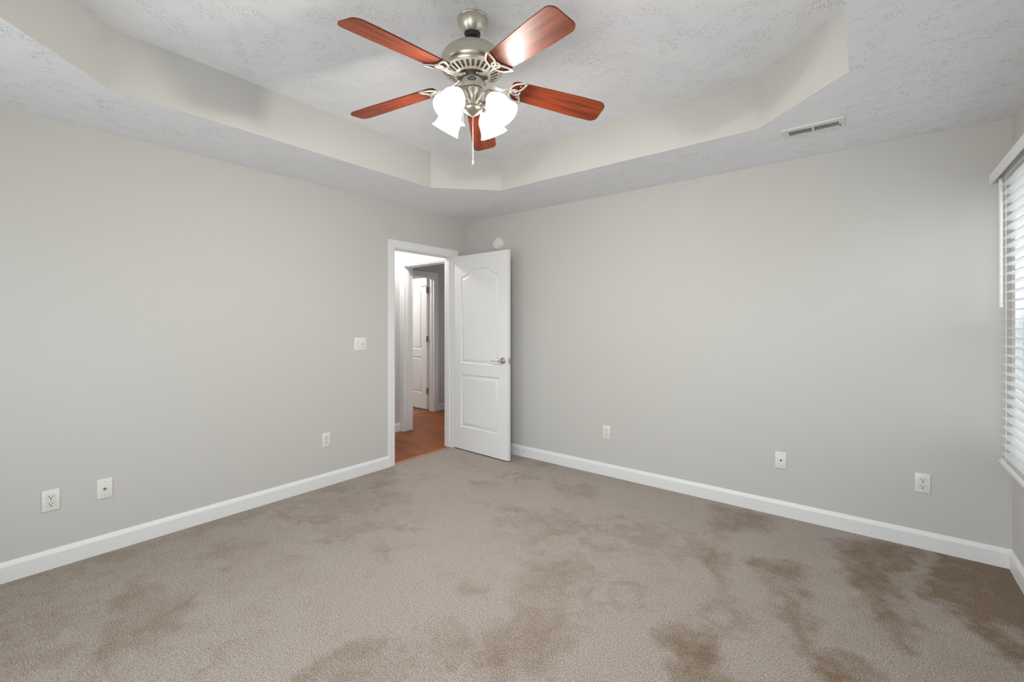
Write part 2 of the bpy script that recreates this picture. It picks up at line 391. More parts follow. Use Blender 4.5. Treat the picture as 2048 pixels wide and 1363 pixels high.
# baseboards
BT, BH = 0.014, 0.104
BPROF = [(0, 0), (BT, 0), (BT, 0.080), (BT-0.002, 0.086), (0.006, 0.100), (0.004, BH), (0, BH)]
bm = new(); prism(bm, BPROF, 'y', -L, -1.046)
tag(obj('baseboard_left', bm, M['trim']), 'white baseboard along the left wall', 'baseboard', kind='structure')
bm = new(); prism(bm, [(-u, z) for u, z in BPROF], 'x', 0.014, W)
bb = obj('baseboard_back', bm, M['trim']); tag(bb, 'white baseboard running right from the open door to the window corner', 'baseboard', kind='structure')
bm = new(); lathe(bm, [(0, 0.0012), (0.0055, 0.001), (0.0055, -0.0005)], 14, Matrix.Translation((0.784, -BT, 0.054)) @ Matrix.Rotation(PI/2, 4, 'X'))
hole = obj('screw_hole', bm, M['dark'], bb); hole['label'] = 'small black screw hole in the white baseboard'
bm = new(); prism(bm, [(W-u, z) for u, z in BPROF], 'y', -L, -BT)
tag(obj('baseboard_right', bm, M['trim']), 'white baseboard under the window wall', 'baseboard', kind='structure')

# ------------------------------------------------------------------ casings and doors
CW, CT = 0.064, 0.016
def casing_prof(w, t):   # across the width: inner edge thin, outer edge thick
    return [(0, 0), (0, t*0.55), (w*0.12, t*0.7), (w*0.72, t*0.85), (w*0.80, t), (w*0.96, t), (w, t*0.8), (w, 0)]
def casing(name, c0, c1, top, w, plane, side, axis, label, jamb_to, z0=0.0, right=True):
    """opening c0..c1 along axis; casing stands off 'plane' toward side; jamb lining reaches jamb_to"""
    bm = new()
    pr = casing_prof(w, CT)
    def V(c, d, z):
        p = plane + side*d
        return (p, c, z) if axis == 'y' else (c, p, z)
    def leg(base_c, sgn):
        A = [bm.verts.new(V(base_c + sgn*u, d, z0)) for u, d in pr]; B = [bm.verts.new(V(base_c + sgn*u, d, top + u)) for u, d in pr]
        bm.faces.new(A); bm.faces.new(B)
        for i in range(len(pr)): j = (i+1) % len(pr); bm.faces.new((A[i], A[j], B[j], B[i]))
    leg(c0, -1)
    if right: leg(c1, 1)
    A = [bm.verts.new(V(c0 - u, d, top + u)) for u, d in pr]; B = [bm.verts.new(V(c1 + u, d, top + u)) for u, d in pr]
    bm.faces.new(A); bm.faces.new(B)
    for i in range(len(pr)): j = (i+1) % len(pr); bm.faces.new((A[i], A[j], B[j], B[i]))
    # jamb lining
    def jb(ca, cb, za, zb, pa, pb):
        lo_, hi_ = min(pa, pb), max(pa, pb)
        if axis == 'y': box(bm, lo_, hi_, ca, cb, za, zb)
        else: box(bm, ca, cb, lo_, hi_, za, zb)
    e = 0.0
    jb(c0-0.004, c0+0.012, z0, top+0.004, plane+side*0.002, jamb_to)
    jb(c1-0.012, c1+0.004, z0, top+0.004, plane+side*0.002, jamb_to)
    jb(c0+0.0121, c1-0.0121, top-0.012, top+0.004, plane+side*0.002, jamb_to)
    # door stop
    s0 = plane - side*0.040; s1 = plane - side*0.075
    jb(c0+0.012, c0+0.023, z0, top-0.012, s0, s1); jb(c1-0.023, c1-0.012, z0, top-0.012, s0, s1); jb(c0+0.0232, c1-0.0232, top-0.023, top-0.012, s0, s1)
    o = obj(name, bm, M['trim']); tag(o, label, 'door frame', kind='structure'); return o
casing('trim_1', DO[0], DO[1], 2.040, CW, 0.0, 1, 'y', 'white casing around the bedroom doorway', -TW-0.012)

def panel_outline(x0, x1, z0, z1, arch):
    pts = [(x0, z0), (x1, z0), (x1, z1)]
    if arch:
        n = 28
        for i in range(1, n):
            s = i/n; x = x1 + (x0-x1)*s
            q = 1-abs(2*s-1)                      # camelback: flat shoulder, S-curve, round crown
            k = min(max((q-0.10)/0.62, 0), 1); zz = z1 + arch*(k*k*(3-2*k))
            pts.append((x, zz))
    pts.append((x0, z1)); return pts
def offset_loop(p, d):
    n = len(p); out = []
    for i in range(n):
        a, b, c = Vector(p[i-1]), Vector(p[i]), Vector(p[(i+1) % n])
        e1 = (b-a).normalized(); e2 = (c-b).normalized()
        n1 = Vector((-e1.y, e1.x)); n2 = Vector((-e2.y, e2.x)); nn = (n1+n2)
        nn = nn/max(nn.length_squared*0.5, 0.2)
        out.append(tuple(b + nn*d))
    return out
def door_leaf(bm, w, h, t, flip=False):
    """leaf in local coordinates: x 0..w, y 0 (front) .. t (back), z 0..h; moulded panels on both faces"""
    st = 0.118
    outl = [panel_outline(st, w-st, 0.90, 1.800, 0.075), panel_outline(st, w-st, 0.235, 0.785, 0)]
    prof = [(0.0, 0.0), (0.006, 0.007), (0.016, 0.010), (0.024, 0.006), (0.044, 0.001), (0.050, 0.0015)]
    for ys, sg in ((0.0, 1), (t, -1)):
        oc = [bm.verts.new((x, ys, z)) for x, z in ((0, 0), (w, 0), (w, h), (0, h))]
        es = [bm.edges.new((oc[i], oc[(i+1) % 4])) for i in range(4)]
        for o_ in outl:
            prev = [bm.verts.new((x, ys, z)) for x, z in o_]
            n = len(prev); es += [bm.edges.new((prev[i], prev[(i+1) % n])) for i in range(n)]
            for d, dep in prof[1:]:
                cur = [bm.verts.new((x, ys+sg*dep, z)) for x, z in offset_loop(o_, d)]
                for i in range(n): bm.faces.new((prev[i], prev[(i+1) % n], cur[(i+1) % n], cur[i]))
                prev = cur
            e2 = [bm.edges.get((prev[i], prev[(i+1) % n])) for i in range(n)]
            bmesh.ops.triangle_fill(bm, use_beauty=True, edges=e2)
        bmesh.ops.triangle_fill(bm, use_beauty=True, edges=es)
        if ys == 0.0: f0 = oc
        else:
            for i in range(4): bm.faces.new((f0[i], f0[(i+1) % 4], oc[(i+1) % 4], oc[i]))
def lever_handle(parent, x, z, yface, direction, m, name='door_handle'):
    """rosette and lever on the leaf's front face (toward -y)"""
    r = Matrix.Translation((x, yface, z)) @ Matrix.Rotation(PI/2, 4, 'X')
    bm = new(); lathe(bm, [(0.033, 0.0), (0.033, 0.004), (0.029, 0.009), (0.018, 0.011), (0.013, 0.013), (0.0125, 0.038), (0.014, 0.042), (0.014, 0.052), (0, 0.053)], 36, r)
    h = obj(name, bm, m, parent, 35)
    bm = new()
    pts = [(x, yface-0.047, z), (x+direction*0.02, yface-0.050, z+0.001), (x+direction*0.05, yface-0.052, z), (x+direction*0.085, yface-0.050, z-0.002), (x+direction*0.112, yface-0.046, z-0.003)]
    tube(bm, pts, [0.0105, 0.0095, 0.0085, 0.008, 0.0065], 14, squash=0.8)
    obj('lever', bm, m, h, 50)
    return h
# bedroom door, open against the back wall
d1 = empty('door_1', (0.006, -0.2215, 0.012), (0, 0, -math.radians(2.42)))
tag(d1, 'white two-panel arch-top door standing open in the corner', 'door', kind='structure')
bm = new(); door_leaf(bm, 0.775, 2.018, 0.035); lf = obj('door_leaf', bm, M['door'], d1, 40)
lever_handle(d1, 0.775-0.062, 0.955, 0.0, -1, M['nickel_satin'])
bm = new(); box(bm, 0.7745, 0.7765, 0.005, 0.030, 0.925, 0.985, 0.0008)
lp = obj('latch_plate', bm, M['nickel_satin'], d1)
bm = new(); box(bm, 0.776, 0.786, 0.011, 0.023, 0.948, 0.962, 0.002); obj('latch_bolt', bm, M['nickel_satin'], lp)
for hz in (0.20, 1.02, 1.80):
    bm = new(); lathe(bm, [(0, -0.045), (0.006, -0.045), (0.006, 0.045), (0, 0.045)], 12, Matrix.Translation((0.0, 0.037, hz)))
    obj('hinge', bm, M['nickel_satin'], d1, 40)

# ------------------------------------------------------------------ hall beyond the doorway
HX = -1.045; HY = -0.10; FX = -1.64
bm = new()
box(bm, FX-0.06, -0.045, -3.4, 2.3, -0.05, -0.003)
tag(obj('floor_hall', bm, M['hallfloor']), 'red-brown hardwood floor seen through the doorway', 'wooden floor', kind='structure')
bm = new(); box(bm, -3.4, FX-0.062, -1.0, 2.3, -0.05, 0.0)
tag(obj('floor_far', bm, M['farfloor']), 'lighter honey wood floor in front of the far door', 'wooden floor', kind='structure')
bm = new(); prism(bm, [(-0.058, -0.003), (-0.055, 0.003), (-0.045, 0.006), (-0.034, 0.006), (-0.030, 0.001), (-0.030, -0.01), (-0.058, -0.01)], 'y', DO[0]+0.002, DO[1]-0.002)
for v_ in bm.verts: pass
tag(obj('trim_2', bm, M['strip']), 'honey wood strip where carpet meets the hall floor', 'threshold', kind='structure')
SO = (-0.988, -0.20, 2.026)     # second doorway x0 x1 top in the wall at HY
bm = new(); box(bm, HX-0.11, HX, -3.4, HY, 0, H)
tag(obj('wall_hall_left', bm, M['hallwall']), 'grey wall strip just left of the second doorway', 'wall', kind='structure')
bm = new()
box(bm, HX-0.11, SO[0], HY, HY+0.115, 0, H); box(bm, SO[1], -TW, HY, HY+0.115, 0, H); box(bm, SO[0], SO[1], HY, HY+0.115, SO[2], H)
tag(obj('wall_hall', bm, M['hallwall']), 'pale wall above the second doorway', 'wall', kind='structure')
casing('trim_3', SO[0], SO[1], SO[2]+0.004, 0.058, HY, -1, 'x', 'white casing of the second doorway deeper in the hall', HY+0.135)
bm = new(); prism(bm, [(HX+u, z) for u, z in BPROF], 'y', -3.4, HY-0.016)
tag(obj('baseboard_hall', bm, M['trim']), 'short white baseboard left of the second doorway', 'baseboard', kind='structure')
# far wall with the far door
FO = (0.18, 0.985, 2.018)
bm = new()
box(bm, FX-0.11, FX, HY+0.115, FO[0], 0, H); box(bm, FX-0.11, FX, FO[1], 2.3, 0, H); box(bm, FX-0.11, FX, FO[0], FO[1], FO[2], H)
tag(obj('wall_far', bm, M['hallwall']), 'shaded grey wall right of the far door', 'wall', kind='structure')
casing('trim_4', FO[0], FO[1], FO[2]+0.002, 0.064, FX, 1, 'y', 'white casing of the far door at the hall end', FX-0.125)
bm = new(); prism(bm, [(FX+u, z) for u, z in BPROF], 'y', FO[1]+0.066, 2.3)
tag(obj('baseboard_far', bm, M['trim']), 'white baseboard right of the far door', 'baseboard', kind='structure')
bm = new(); box(bm, HX-0.11, 0.9, 2.3, 2.4, 0, H); box(bm, 0.9, 1.0, TW, 2.4, 0, H)
tag(obj('wall_far_end', bm, M['darkwall']), 'hall wall out of sight beyond the second doorway, darkened to cut bounced light', 'wall', kind='structure')
bm = new(); box(bm, -3.5, -3.4, -1.1, 2.4, 0, H); box(bm, -3.4, FX-0.11, -1.1, -1.0, 0, H); box(bm, -3.4, HX-0.11, 2.3, 2.4, 0, H)
tag(obj('wall_far_room', bm, M['hallwall']), 'walls of the room behind the far door', 'wall', kind='structure')
bm = new(); box(bm, HX-0.11, -TW, -3.5, -3.4, 0, H); box(bm, FX-0.11, HX-0.11, -1.0, HY+0.115, 0, H)
tag(obj('wall_hall_end', bm, M['hallwall']), 'end wall of the hall out of sight', 'wall', kind='structure')
bm = new(); box(bm, -3.5, -TW, -3.5, 2.4, H, H+0.1); box(bm, -TW, 1.0, TW, 2.4, H, H+0.1)
tag(obj('ceiling_hall', bm, M['trim']), 'plain white hall ceiling', 'ceiling', kind='structure')
d2 = empty('door_2', (FX-0.122, 0.972, 0.026), (0, 0, PI - math.radians(1.0)))
tag(d2, 'white panelled far door ajar at the end of the hall', 'door', kind='structure')
bm = new(); door_leaf(bm, 0.762, 1.985, 0.035)
obj('door_leaf', bm, M['door'], d2, 40)
# the face toward the viewer is the leaf's back face in local coordinates
hb = empty('door_handle_mount', (0, 0, 0)); bpy.data.objects.remove(hb)
def knob(parent, x, z, y, sg, m):
    r = Matrix.Translation((x, y, z)) @ Matrix.Rotation(-sg*PI/2, 4, 'X')
    bm = new(); lathe(bm, [(0.032, 0), (0.032, 0.004), (0.026, 0.009), (0.012, 0.012), (0.011, 0.030), (0.022, 0.038), (0.027, 0.048), (0.024, 0.060), (0.012, 0.066), (0, 0.067)], 28, r)
    return obj('door_handle', bm, m, parent, 40)
knob(d2, 0.762-0.066, 0.955, 0.035, 1, M['dull'])
for hz in (0.27, 1.06, 1.80):
    bm = new(); box(bm, -0.004, 0.001, 0.004, 0.034, hz-0.045, hz+0.045, 0.001)
    lathe(bm, [(0, -0.047), (0.0055, -0.047), (0.0055, 0.047), (0, 0.047)], 12, Matrix.Translation((-0.004, 0.040, hz)))
    h_ = obj('hinge', bm, M['dull'], d2, 40)
    if hz > 1.5:
        bm = new(); tube(bm, [(-0.004, 0.040, hz+0.047), (-0.004, 0.040, hz+0.056), (0.01, 0.052, hz+0.058), (0.055, 0.072, hz+0.050)], 0.0045, 10)
        lathe(bm, [(0, 0), (0.009, 0), (0.009, 0.012), (0, 0.012)], 12, Matrix.Translation((0.055, 0.072, hz+0.044)))
        obj('hinge_stop', bm, M['dull'], h_, 40)

# out-of-sight ceiling lamps: one in the hall, one added behind the far door
def hall_lamp(x, y, watts, label):
    t = empty('ceiling_light', (x, y, H)); tag(t, label, 'ceiling light')
    bm = new(); lathe(bm, [(0.15, 0), (0.15, -0.02), (0.14, -0.025), (0, -0.025)], 40); obj('base', bm, M['nickel'], t, 40)
    bm = new(); lathe(bm, [(0.14, -0.026), (0.132, -0.06), (0.10, -0.09), (0.05, -0.108), (0, -0.112)], 40); obj('glass_dome', bm, M['dome'], t, 60)
    l = bpy.data.lights.new('bulb_light', 'POINT'); l.energy = watts; l.color = (1.0, 0.97, 0.94); l.shadow_soft_size = 0.05
    lo_ = bpy.data.objects.new('bulb_light', l); COL.objects.link(lo_); lo_.parent = t; lo_.location = (0, 0, -0.065)
    return t
hall_lamp(-0.72, -0.46, HALL_W, 'glass dome light on the hall ceiling outside the bedroom')
hall_lamp(-2.6, 0.3, 95.0, 'added glass dome fill light in the room behind the far door')  # unseen lamp, added to brighten the far door and its jamb

# ------------------------------------------------------------------ windows
def double_hung(name, label, horiz0, horiz1, z0, z1, place, blind_side):
    """frame built in local u (along the wall), v (outward 0..0.12), z; place maps to world"""
    root = empty(name); tag(root, label, 'window', kind='structure')
    def B(bm, u0, u1, v0, v1, a, b, bev=0.002):
        vs0 = set(bm.verts); box(bm, u0, u1, v0, v1, a, b, bev)
        for v_ in bm.verts:
            if v_ not in vs0: v_.co = place(v_.co.x, v_.co.y, v_.co.z)
    mid = (horiz0+horiz1)/2
    bm = new()
    B(bm, horiz0, horiz0+0.03, 0.035, 0.115, z0, z1); B(bm, horiz1-0.03, horiz1, 0.035, 0.115, z0, z1)
    B(bm, horiz0+0.03, horiz1-0.03, 0.035, 0.115, z0, z0+0.03); B(bm, horiz0+0.03, horiz1-0.03, 0.035, 0.115, z1-0.03, z1)
    B(bm, mid-0.035, mid+0.035, 0.035, 0.115, z0+0.03, z1-0.03)
    obj('window_frame', bm, M['vinyl'], root)
    zm = (z0+z1)/2
    for a, b in ((horiz0+0.03, mid-0.035), (mid+0.035, horiz1-0.03)):
        for za, zb, v0, scr in ((z0+0.03, zm+0.02, 0.045, True), (zm-0.02, z1-0.03, 0.075, False)):
            bm = new(); r = 0.04
            B(bm, a, a+r, v0, v0+0.028, za, zb); B(bm, b-r, b, v0, v0+0.028, za, zb)
            B(bm, a+r, b-r, v0, v0+0.028, za, za+r); B(bm, a+r, b-r, v0, v0+0.028, zb-r, zb)
            s = obj('sash', bm, M['vinyl'], root)
            bm = new(); B(bm, a+r, b-r, v0+0.012, v0+0.015, za+r, zb-r, 0); obj('pane', bm, M['glass'], s)
        bm = new(); vs = [bm.verts.new(place(u, 0.110, z)) for u, z in ((a, z0+0.03), (b, z0+0.03), (b, zm), (a, zm))]; bm.faces.new(vs)
        obj('insect_screen', bm, M['screen'], root)
    return root
double_hung('window_1', 'white double window behind the blind on the right wall', RW[0], RW[1], RW[2], RW[3], lambda u, v, z: Vector((W+v, u, z)), True)
double_hung('fill_window', 'white double window added behind the viewpoint for daylight fill', BW[0], BW[1], BW[2], BW[3], lambda u, v, z: Vector((u, -L-v, z)), False)  # unseen window, added to fill the room with daylight
bm = new()
ct = 0.008
box(bm, W-ct, W+0.035, RW[1]-0.004, RW[1]+0.066, RW[2]-0.03, RW[3]+0.05, 0.001)
box(bm, W-ct, W+0.035, RW[0]-0.066, RW[0]+0.004, RW[2]-0.03, RW[3]+0.05, 0.001)
box(bm, W-ct, W+0.035, RW[0]+0.004, RW[1]-0.004, RW[3]-0.004, RW[3]+0.05, 0.001)
box(bm, W-ct, W+0.035, RW[0]+0.004, RW[1]-0.004, RW[2]-0.03, RW[2]+0.004, 0.001)
tag(obj('trim_5', bm, M['trim']), 'flat white trim around the window on the right', 'window trim', kind='structure')

# blind
YB0, YB1 = -2.05, -0.115
bl_ = empty('window_blind', (W, (YB0+YB1)/2, 2.1)); tag(bl_, 'white wide-slat horizontal blind over the window on the right wall', 'blind')
def blpart(name, bm, m, sm=None):
    o = obj(name, bm, m, bl_, sm); o.location = (-W, -(YB0+YB1)/2, -2.1); return o
bm = new()
pr = [(W-0.100, 2.073), (W-0.092, 2.073), (W-0.090, 2.120), (W-0.012, 2.120), (W-0.012, 2.127), (W-0.096, 2.127), (W-0.100, 2.124)]
prism(bm, pr, 'y', YB0-0.03, YB1+0.027)
box(bm, W-0.092, W-0.012, YB1+0.019, YB1+0.027, 2.073, 2.121); box(bm, W-0.092, W-0.012, YB0-0.03, YB0-0.022, 2.073, 2.121)
blpart('valance', bm, M['slat'])
bm = new(); box(bm, W-0.066, W-0.010, YB0-0.01, YB1+0.008, 2.072, 2.117, 0.002); blpart('headrail', bm, M['slat'])
zs = []; z = 1.3517 - 0.047*15
while z < 2.06: zs.append(z); z += 0.047
for z in zs:
    bm = new(); n = 8; pts = []
    for i in range(n+1):
        s = i/n; pts.append((W-0.060+0.050*s, z + 0.0012*math.sin(PI*s)))
    poly = pts + [(x, zz-0.003) for x, zz in reversed(pts)]
    prism(bm, poly, 'y', YB0, YB1); blpart('slat', bm, M['slat'], 30)
bm = new(); prism(bm, [(W-0.069, 0.597), (W-0.066, 0.594), (W-0.012, 0.594), (W-0.010, 0.597), (W-0.012, 0.612), (W-0.058, 0.614), (W-0.061, 0.604), (W-0.069, 0.603)], 'y', YB0-0.005, YB1+0.012)
blpart('bottom_rail', bm, M['slat'])
for yy in (-0.235, -0.75, -1.33, -1.90):
    for xx in (W-0.0615, W-0.0085):
        bm = new(); tube(bm, [(xx, yy, 2.08), (xx, yy, 0.606)], 0.0014, 8); blpart('ladder_cord', bm, M['cord'])
bm = new(); lathe(bm, [(0, 0), (0.0085, 0), (0.0085, 0.012), (0.0072, 0.016), (0.0072, 0.664), (0, 0.665)], 8, Matrix.Translation((W-0.074, -0.195, 1.412)))
blpart('tilt_wand', bm, M['slat'], 60)

# ------------------------------------------------------------------ wall plates
PW, PH = 0.070, 0.114
def plate_bm(w):
    bm = new(); box(bm, -w/2, w/2, -0.0062, 0, -PH/2, PH/2, 0.0035, 2); return bm
def screw(parent, x, z, y=-0.0062):
    bm = new(); r = Matrix.Translation((x, y, z)) @ Matrix.Rotation(PI/2, 4, 'X')
    lathe(bm, [(0.0032, 0), (0.0030, 0.0008), (0, 0.001)], 14, r); obj('screw', bm, M['screw'], parent, 40)
def rounded_face(zc):
    pts = []
    for k in range(40):
        a = 2*PI*k/40; x = 0.0172*math.cos(a); z = 0.0172*math.sin(a)
        pts.append((x, zc + max(-0.0140, min(0.0140, z))))
    return pts
def outlet(loc, rz, label):
    t = empty('wall_outlet', loc, (0, 0, rz)); tag(t, label, 'outlet', 'duplex wall outlets')
    obj('face_plate', plate_bm(PW), M['plate'], t, 35)
    for zc in (0.0195, -0.0195):
        bm = new(); prism(bm, rounded_face(zc), 'y', -0.0078, -0.0055); rc = obj('receptacle', bm, M['plate'], t)
        bm = new()
        big = [(x*1.06, zc+(z-zc)*1.07) for x, z in rounded_face(zc)]
        prism(bm, big, 'y', -0.0066, -0.0056); obj('seam', bm, M['grey'], rc)
        bm = new()
        box(bm, -0.0080, -0.0049, -0.0084, -0.0070, zc-0.0008, zc+0.0076); box(bm, 0.0049, 0.0080, -0.0084, -0.0070, zc-0.0002, zc+0.0066)
        lathe(bm, [(0, 0.0006), (0.0034, 0.0006), (0.0034, -0.0008)], 14, Matrix.Translation((0, -0.0078, zc-0.0072)) @ Matrix.Rotation(PI/2, 4, 'X'))
        obj('slots', bm, M['dark'], rc)
    screw(t, 0, 0)
    return t
def jack(loc, rz, label, dark):
    t = empty('cable_jack', loc, (0, 0, rz)); tag(t, label, 'cable jack', 'cable jack plates')
    obj('face_plate', plate_bm(PW), M['plate'], t, 35)
    r = Matrix.Translation((0, -0.0062, 0)) @ Matrix.Rotation(PI/2, 4, 'X')
    if dark:
        bm = new(); lathe(bm, [(0.0055, 0), (0.0055, 0.003), (0.0042, 0.004), (0, 0.0036)], 18, r); c = obj('connector', bm, M['rubber'], t, 40)
    else:
        bm = new(); lathe(bm, [(0.0065, 0), (0.0065, 0.003), (0.0048, 0.0032), (0.0048, 0.010), (0.003, 0.011), (0, 0.0105)], 18, r); c = obj('connector', bm, M['dull'], t, 40)
    screw(t, 0, 0.042); screw(t, 0, -0.042)
    return t
RL = PI/2      # plates on the left wall face +x: local -y turns to +x
outlet((0.0, -3.236, 0.369), RL, 'duplex outlet nearest the left edge, on the left wall')
jack((0.0, -3.016, 0.370), RL, 'cable plate with a grey stub, right beside the leftmost outlet', False)
outlet((0.0, -1.655, 0.376), RL, 'duplex outlet on the left wall below the light switch')
outlet((1.683, 0.0, 0.377), 0, 'duplex outlet on the back wall nearest the open door')
jack((3.000, 0.0, 0.383), 0, 'cable plate with a black centre hole on the back wall', True)
outlet((3.726, 0.0, 0.385), 0, 'duplex outlet on the back wall next to the window corner')
sw = empty('light_switch', (0.0, -1.342, 1.146), (0, 0, RL)); tag(sw, 'white double toggle switch plate left of the bedroom doorway', 'light switch')
obj('face_plate', plate_bm(0.116), M['plate'], sw, 35)
for x, up in ((-0.023, -1), (0.023, 1)):
    bm = new(); box(bm, x-0.0052, x+0.0052, -0.0068, -0.0050, -0.012, 0.012); g_ = obj('toggle_slot', bm, M['grey'], sw)
    bm = new(); prism(bm, [(-0.004, -0.010), (-0.004, 0.010), (-0.0068, 0.010*0.9), (-0.0175, up*0.013+0.0035), (-0.0178, up*0.013-0.0035), (-0.0068, -0.009)], 'x', x-0.0042, x+0.0042)
    obj('toggle', bm, M['plate'], sw)
    screw(sw, x, 0.030); screw(sw, x, -0.030)

# smoke detector
sd = empty('smoke_detector', (0.447, 0.0, 2.155)); tag(sd, 'round white smoke detector on the wall just above the open door', 'smoke detector')
R_ = Matrix.Rotation(PI/2, 4, 'X')
bm = new(); lathe(bm, [(0.067, 0), (0.067, 0.010), (0.063, 0.014), (0, 0.014)], 56, R_); obj('mounting_base', bm, M['plate'], sd, 40)
bm = new(); lathe(bm, [(0.060, 0.013), (0.0605, 0.020), (0.058, 0.030), (0.050, 0.036), (0.044, 0.037), (0.043, 0.0355), (0.041, 0.0355), (0.040, 0.038), (0.020, 0.040), (0, 0.0405)], 56, R_)
cv = obj('cover', bm, M['plate'], sd, 35)
bm = new(); lathe(bm, [(0, 0.0395), (0.006, 0.0395), (0.006, 0.0425), (0.004, 0.043), (0, 0.043)], 18, Matrix.Translation((-0.012, 0, 0.030)) @ R_); obj('test_button', bm, M['screw'], cv, 40)
bm = new(); lathe(bm, [(0, 0.036), (0.004, 0.036), (0.004, 0.039), (0, 0.039)], 14, Matrix.Translation((-0.037, 0, 0.022)) @ R_)
obj('indicator', bm, M['grey'], cv, 40)
bm = new(); lathe(bm, [(0, 0.036), (0.0035, 0.036), (0.0035, 0.039), (0, 0.039)], 14, Matrix.Translation((-0.012, 0, 0.047)) @ R_); obj('indicator', bm, M['grey'], cv, 40)

# ceiling register
vt = empty('air_vent', (3.228, -0.520, H)); tag(vt, 'white louvred air register in the ceiling near the right corner', 'air vent')
VW, VD = 0.300, 0.150
bm = new()
iw, idp = 0.118, 0.036
def frame_ring(bm, ow, od, iw, id_, z0, z1):
    o4 = [(-ow, -od), (ow, -od), (ow, od), (-ow, od)]; i4 = [(-iw, -id_), (iw, -id_), (iw, id_), (-iw, id_)]
    lv = [[bm.verts.new((x, y, z)) for x, y in c] for c, z in ((o4, z0), ([(x*0.975, y*0.95) for x, y in o4], z1), (i4, z1), (i4, z0))]
    for a, b in zip(lv, lv[1:] + lv[:1]):
        for i in range(4): bm.faces.new((a[i], a[(i+1) % 4], b[(i+1) % 4], b[i]))
frame_ring(bm, VW/2, VD/2, iw, idp, -0.0005, -0.008)
obj('frame', bm, M['vent'], vt)
bm = new(); box(bm, -iw, iw, -idp, idp, -0.0012, -0.0006); obj('duct_opening', bm, M['dark'], vt)
bm = new()
for half, tilt in ((-1, -1), (1, -1)):
    for k in range(15):
        x = half*(0.007 + 0.0075*k)
        A = [(x-0.0012, -idp, -0.0068), (x+0.0012, -idp, -0.0068), (x+0.0012+tilt*0.0025, -idp, -0.0015), (x-0.0012+tilt*0.0025, -idp, -0.0015)]
        a = [bm.verts.new(p) for p in A]; b = [bm.verts.new((p[0], idp, p[2])) for p in A]
        bm.faces.new(a); bm.faces.new(b)
        for i in range(4): bm.faces.new((a[i], a[(i+1) % 4], b[(i+1) % 4], b[i]))
box(bm, -0.004, 0.004, -idp, idp, -0.0076, -0.0015)
obj('louvres', bm, M['vent'], vt)
bm = new(); box(bm, iw+0.004, iw+0.009, 0.008, 0.014, -0.016, -0.0075, 0.001); obj('damper_lever', bm, M['dark'], vt)
for sx in (-0.133, 0.138):
    bm = new(); lathe(bm, [(0.0035, -0.0078), (0.003, -0.0088), (0, -0.009)], 12, Matrix.Translation((sx, 0, 0))); obj('screw', bm, M['screw'], vt, 40)

# ------------------------------------------------------------------ ceiling fan
FC = Vector((2.045, -2.080, HT))
fan = empty('ceiling_fan', FC); tag(fan, 'brushed nickel ceiling fan with five cherry blades and four lit glass shades', 'ceiling fan')
def Z(z): return z - HT                      # world heights to fan-local
def fpart(name, prof, m, parent=fan, seg=64, sm=35, **k):
    bm = new(); lathe(bm, [(r, Z(z)) for r, z in prof], seg, **k); return obj(name, bm, m, parent, sm)
fpart('canopy', [(0.066, HT), (0.070, HT-0.002), (0.0705, HT-0.006), (0.068, HT-0.009), (0.0685, 2.712), (0.066, 2.700), (0.056, 2.682), (0.046, 2.668), (0.038, 2.662), (0.033, 2.664)], M['nickel'])
rod = fpart('downrod', [(0.0, 2.668), (0.034, 2.668), (0.036, 2.658), (0.031, 2.646), (0.018, 2.640), (0.0, 2.640)], M['rubber'])
rod['label'] = 'black rubber hanger ball at the canopy'
fpart('rod_collar', [(0.0, 2.645), (0.013, 2.645), (0.013, 2.618), (0.026, 2.612), (0.030, 2.598), (0.0, 2.598)], M['nickel'])
mo = fpart('motor_housing', [(0, 2.603), (0.045, 2.601), (0.085, 2.593), (0.108, 2.582), (0.126, 2.568), (0.138, 2.553), (0.144, 2.537), (0.145, 2.520), (0.147, 2.514), (0.147, 2.508), (0.144, 2.500), (0.136, 2.490), (0.126, 2.484), (0.123, 2.4835)], M['nickel'])
# bottom ring with radial slots
NS = 28
bm = new(); r0, r1, r2, r3 = 0.124, 0.117, 0.084, 0.072
def zr(r): return Z(2.4835 - (0.124-r)*0.40)
for k in range(NS):
    a0 = 2*PI*k/NS; da = 2*PI/NS; sl = 0.29*da
    A = [a0, a0+da/2-sl, a0+da/2+sl, a0+da]
    def vv_(r, a): return bm.verts.new((r*math.cos(a), r*math.sin(a), zr(r)))
    G = [[vv_(r, a) for a in A] for r in (r0, r1, r2, r3)]
    for i in range(3):
        for j in range(3):
            if i == 1 and j == 1: continue
            bm.faces.new((G[i][j], G[i][j+1], G[i+1][j+1], G[i+1][j]))
    # slot walls
    c = [(r1, A[1]), (r1, A[2]), (r2, A[2]), (r2, A[1])]
    lo_ = [G[1][1], G[1][2], G[2][2], G[2][1]]; hi_ = [bm.verts.new((r*math.cos(a), r*math.sin(a), zr(r)+0.006)) for r, a in c]
    for i in range(4): bm.faces.new((lo_[i], lo_[(i+1) % 4], hi_[(i+1) % 4], hi_[i]))
bmesh.ops.remove_doubles(bm, verts=bm.verts, dist=1e-5)
vr = obj('vent_ring', bm, M['iron'], fan); 
fpart('motor_core', [(0.121, 2.4895), (0.07, 2.4735), (0.06, 2.4735)], M['grey'], mo)
fpart('flywheel', [(0.073, 2.468), (0.073, 2.462), (0.060, 2.4605), (0.0475, 2.460), (0.0475, 2.448), (0, 2.448)], M['dull'])
sh = fpart('switch_housing', [(0.048, 2.4475), (0.0505, 2.4465), (0.0505, 2.409), (0.049, 2.405), (0.0, 2.405)], M['nickel'])
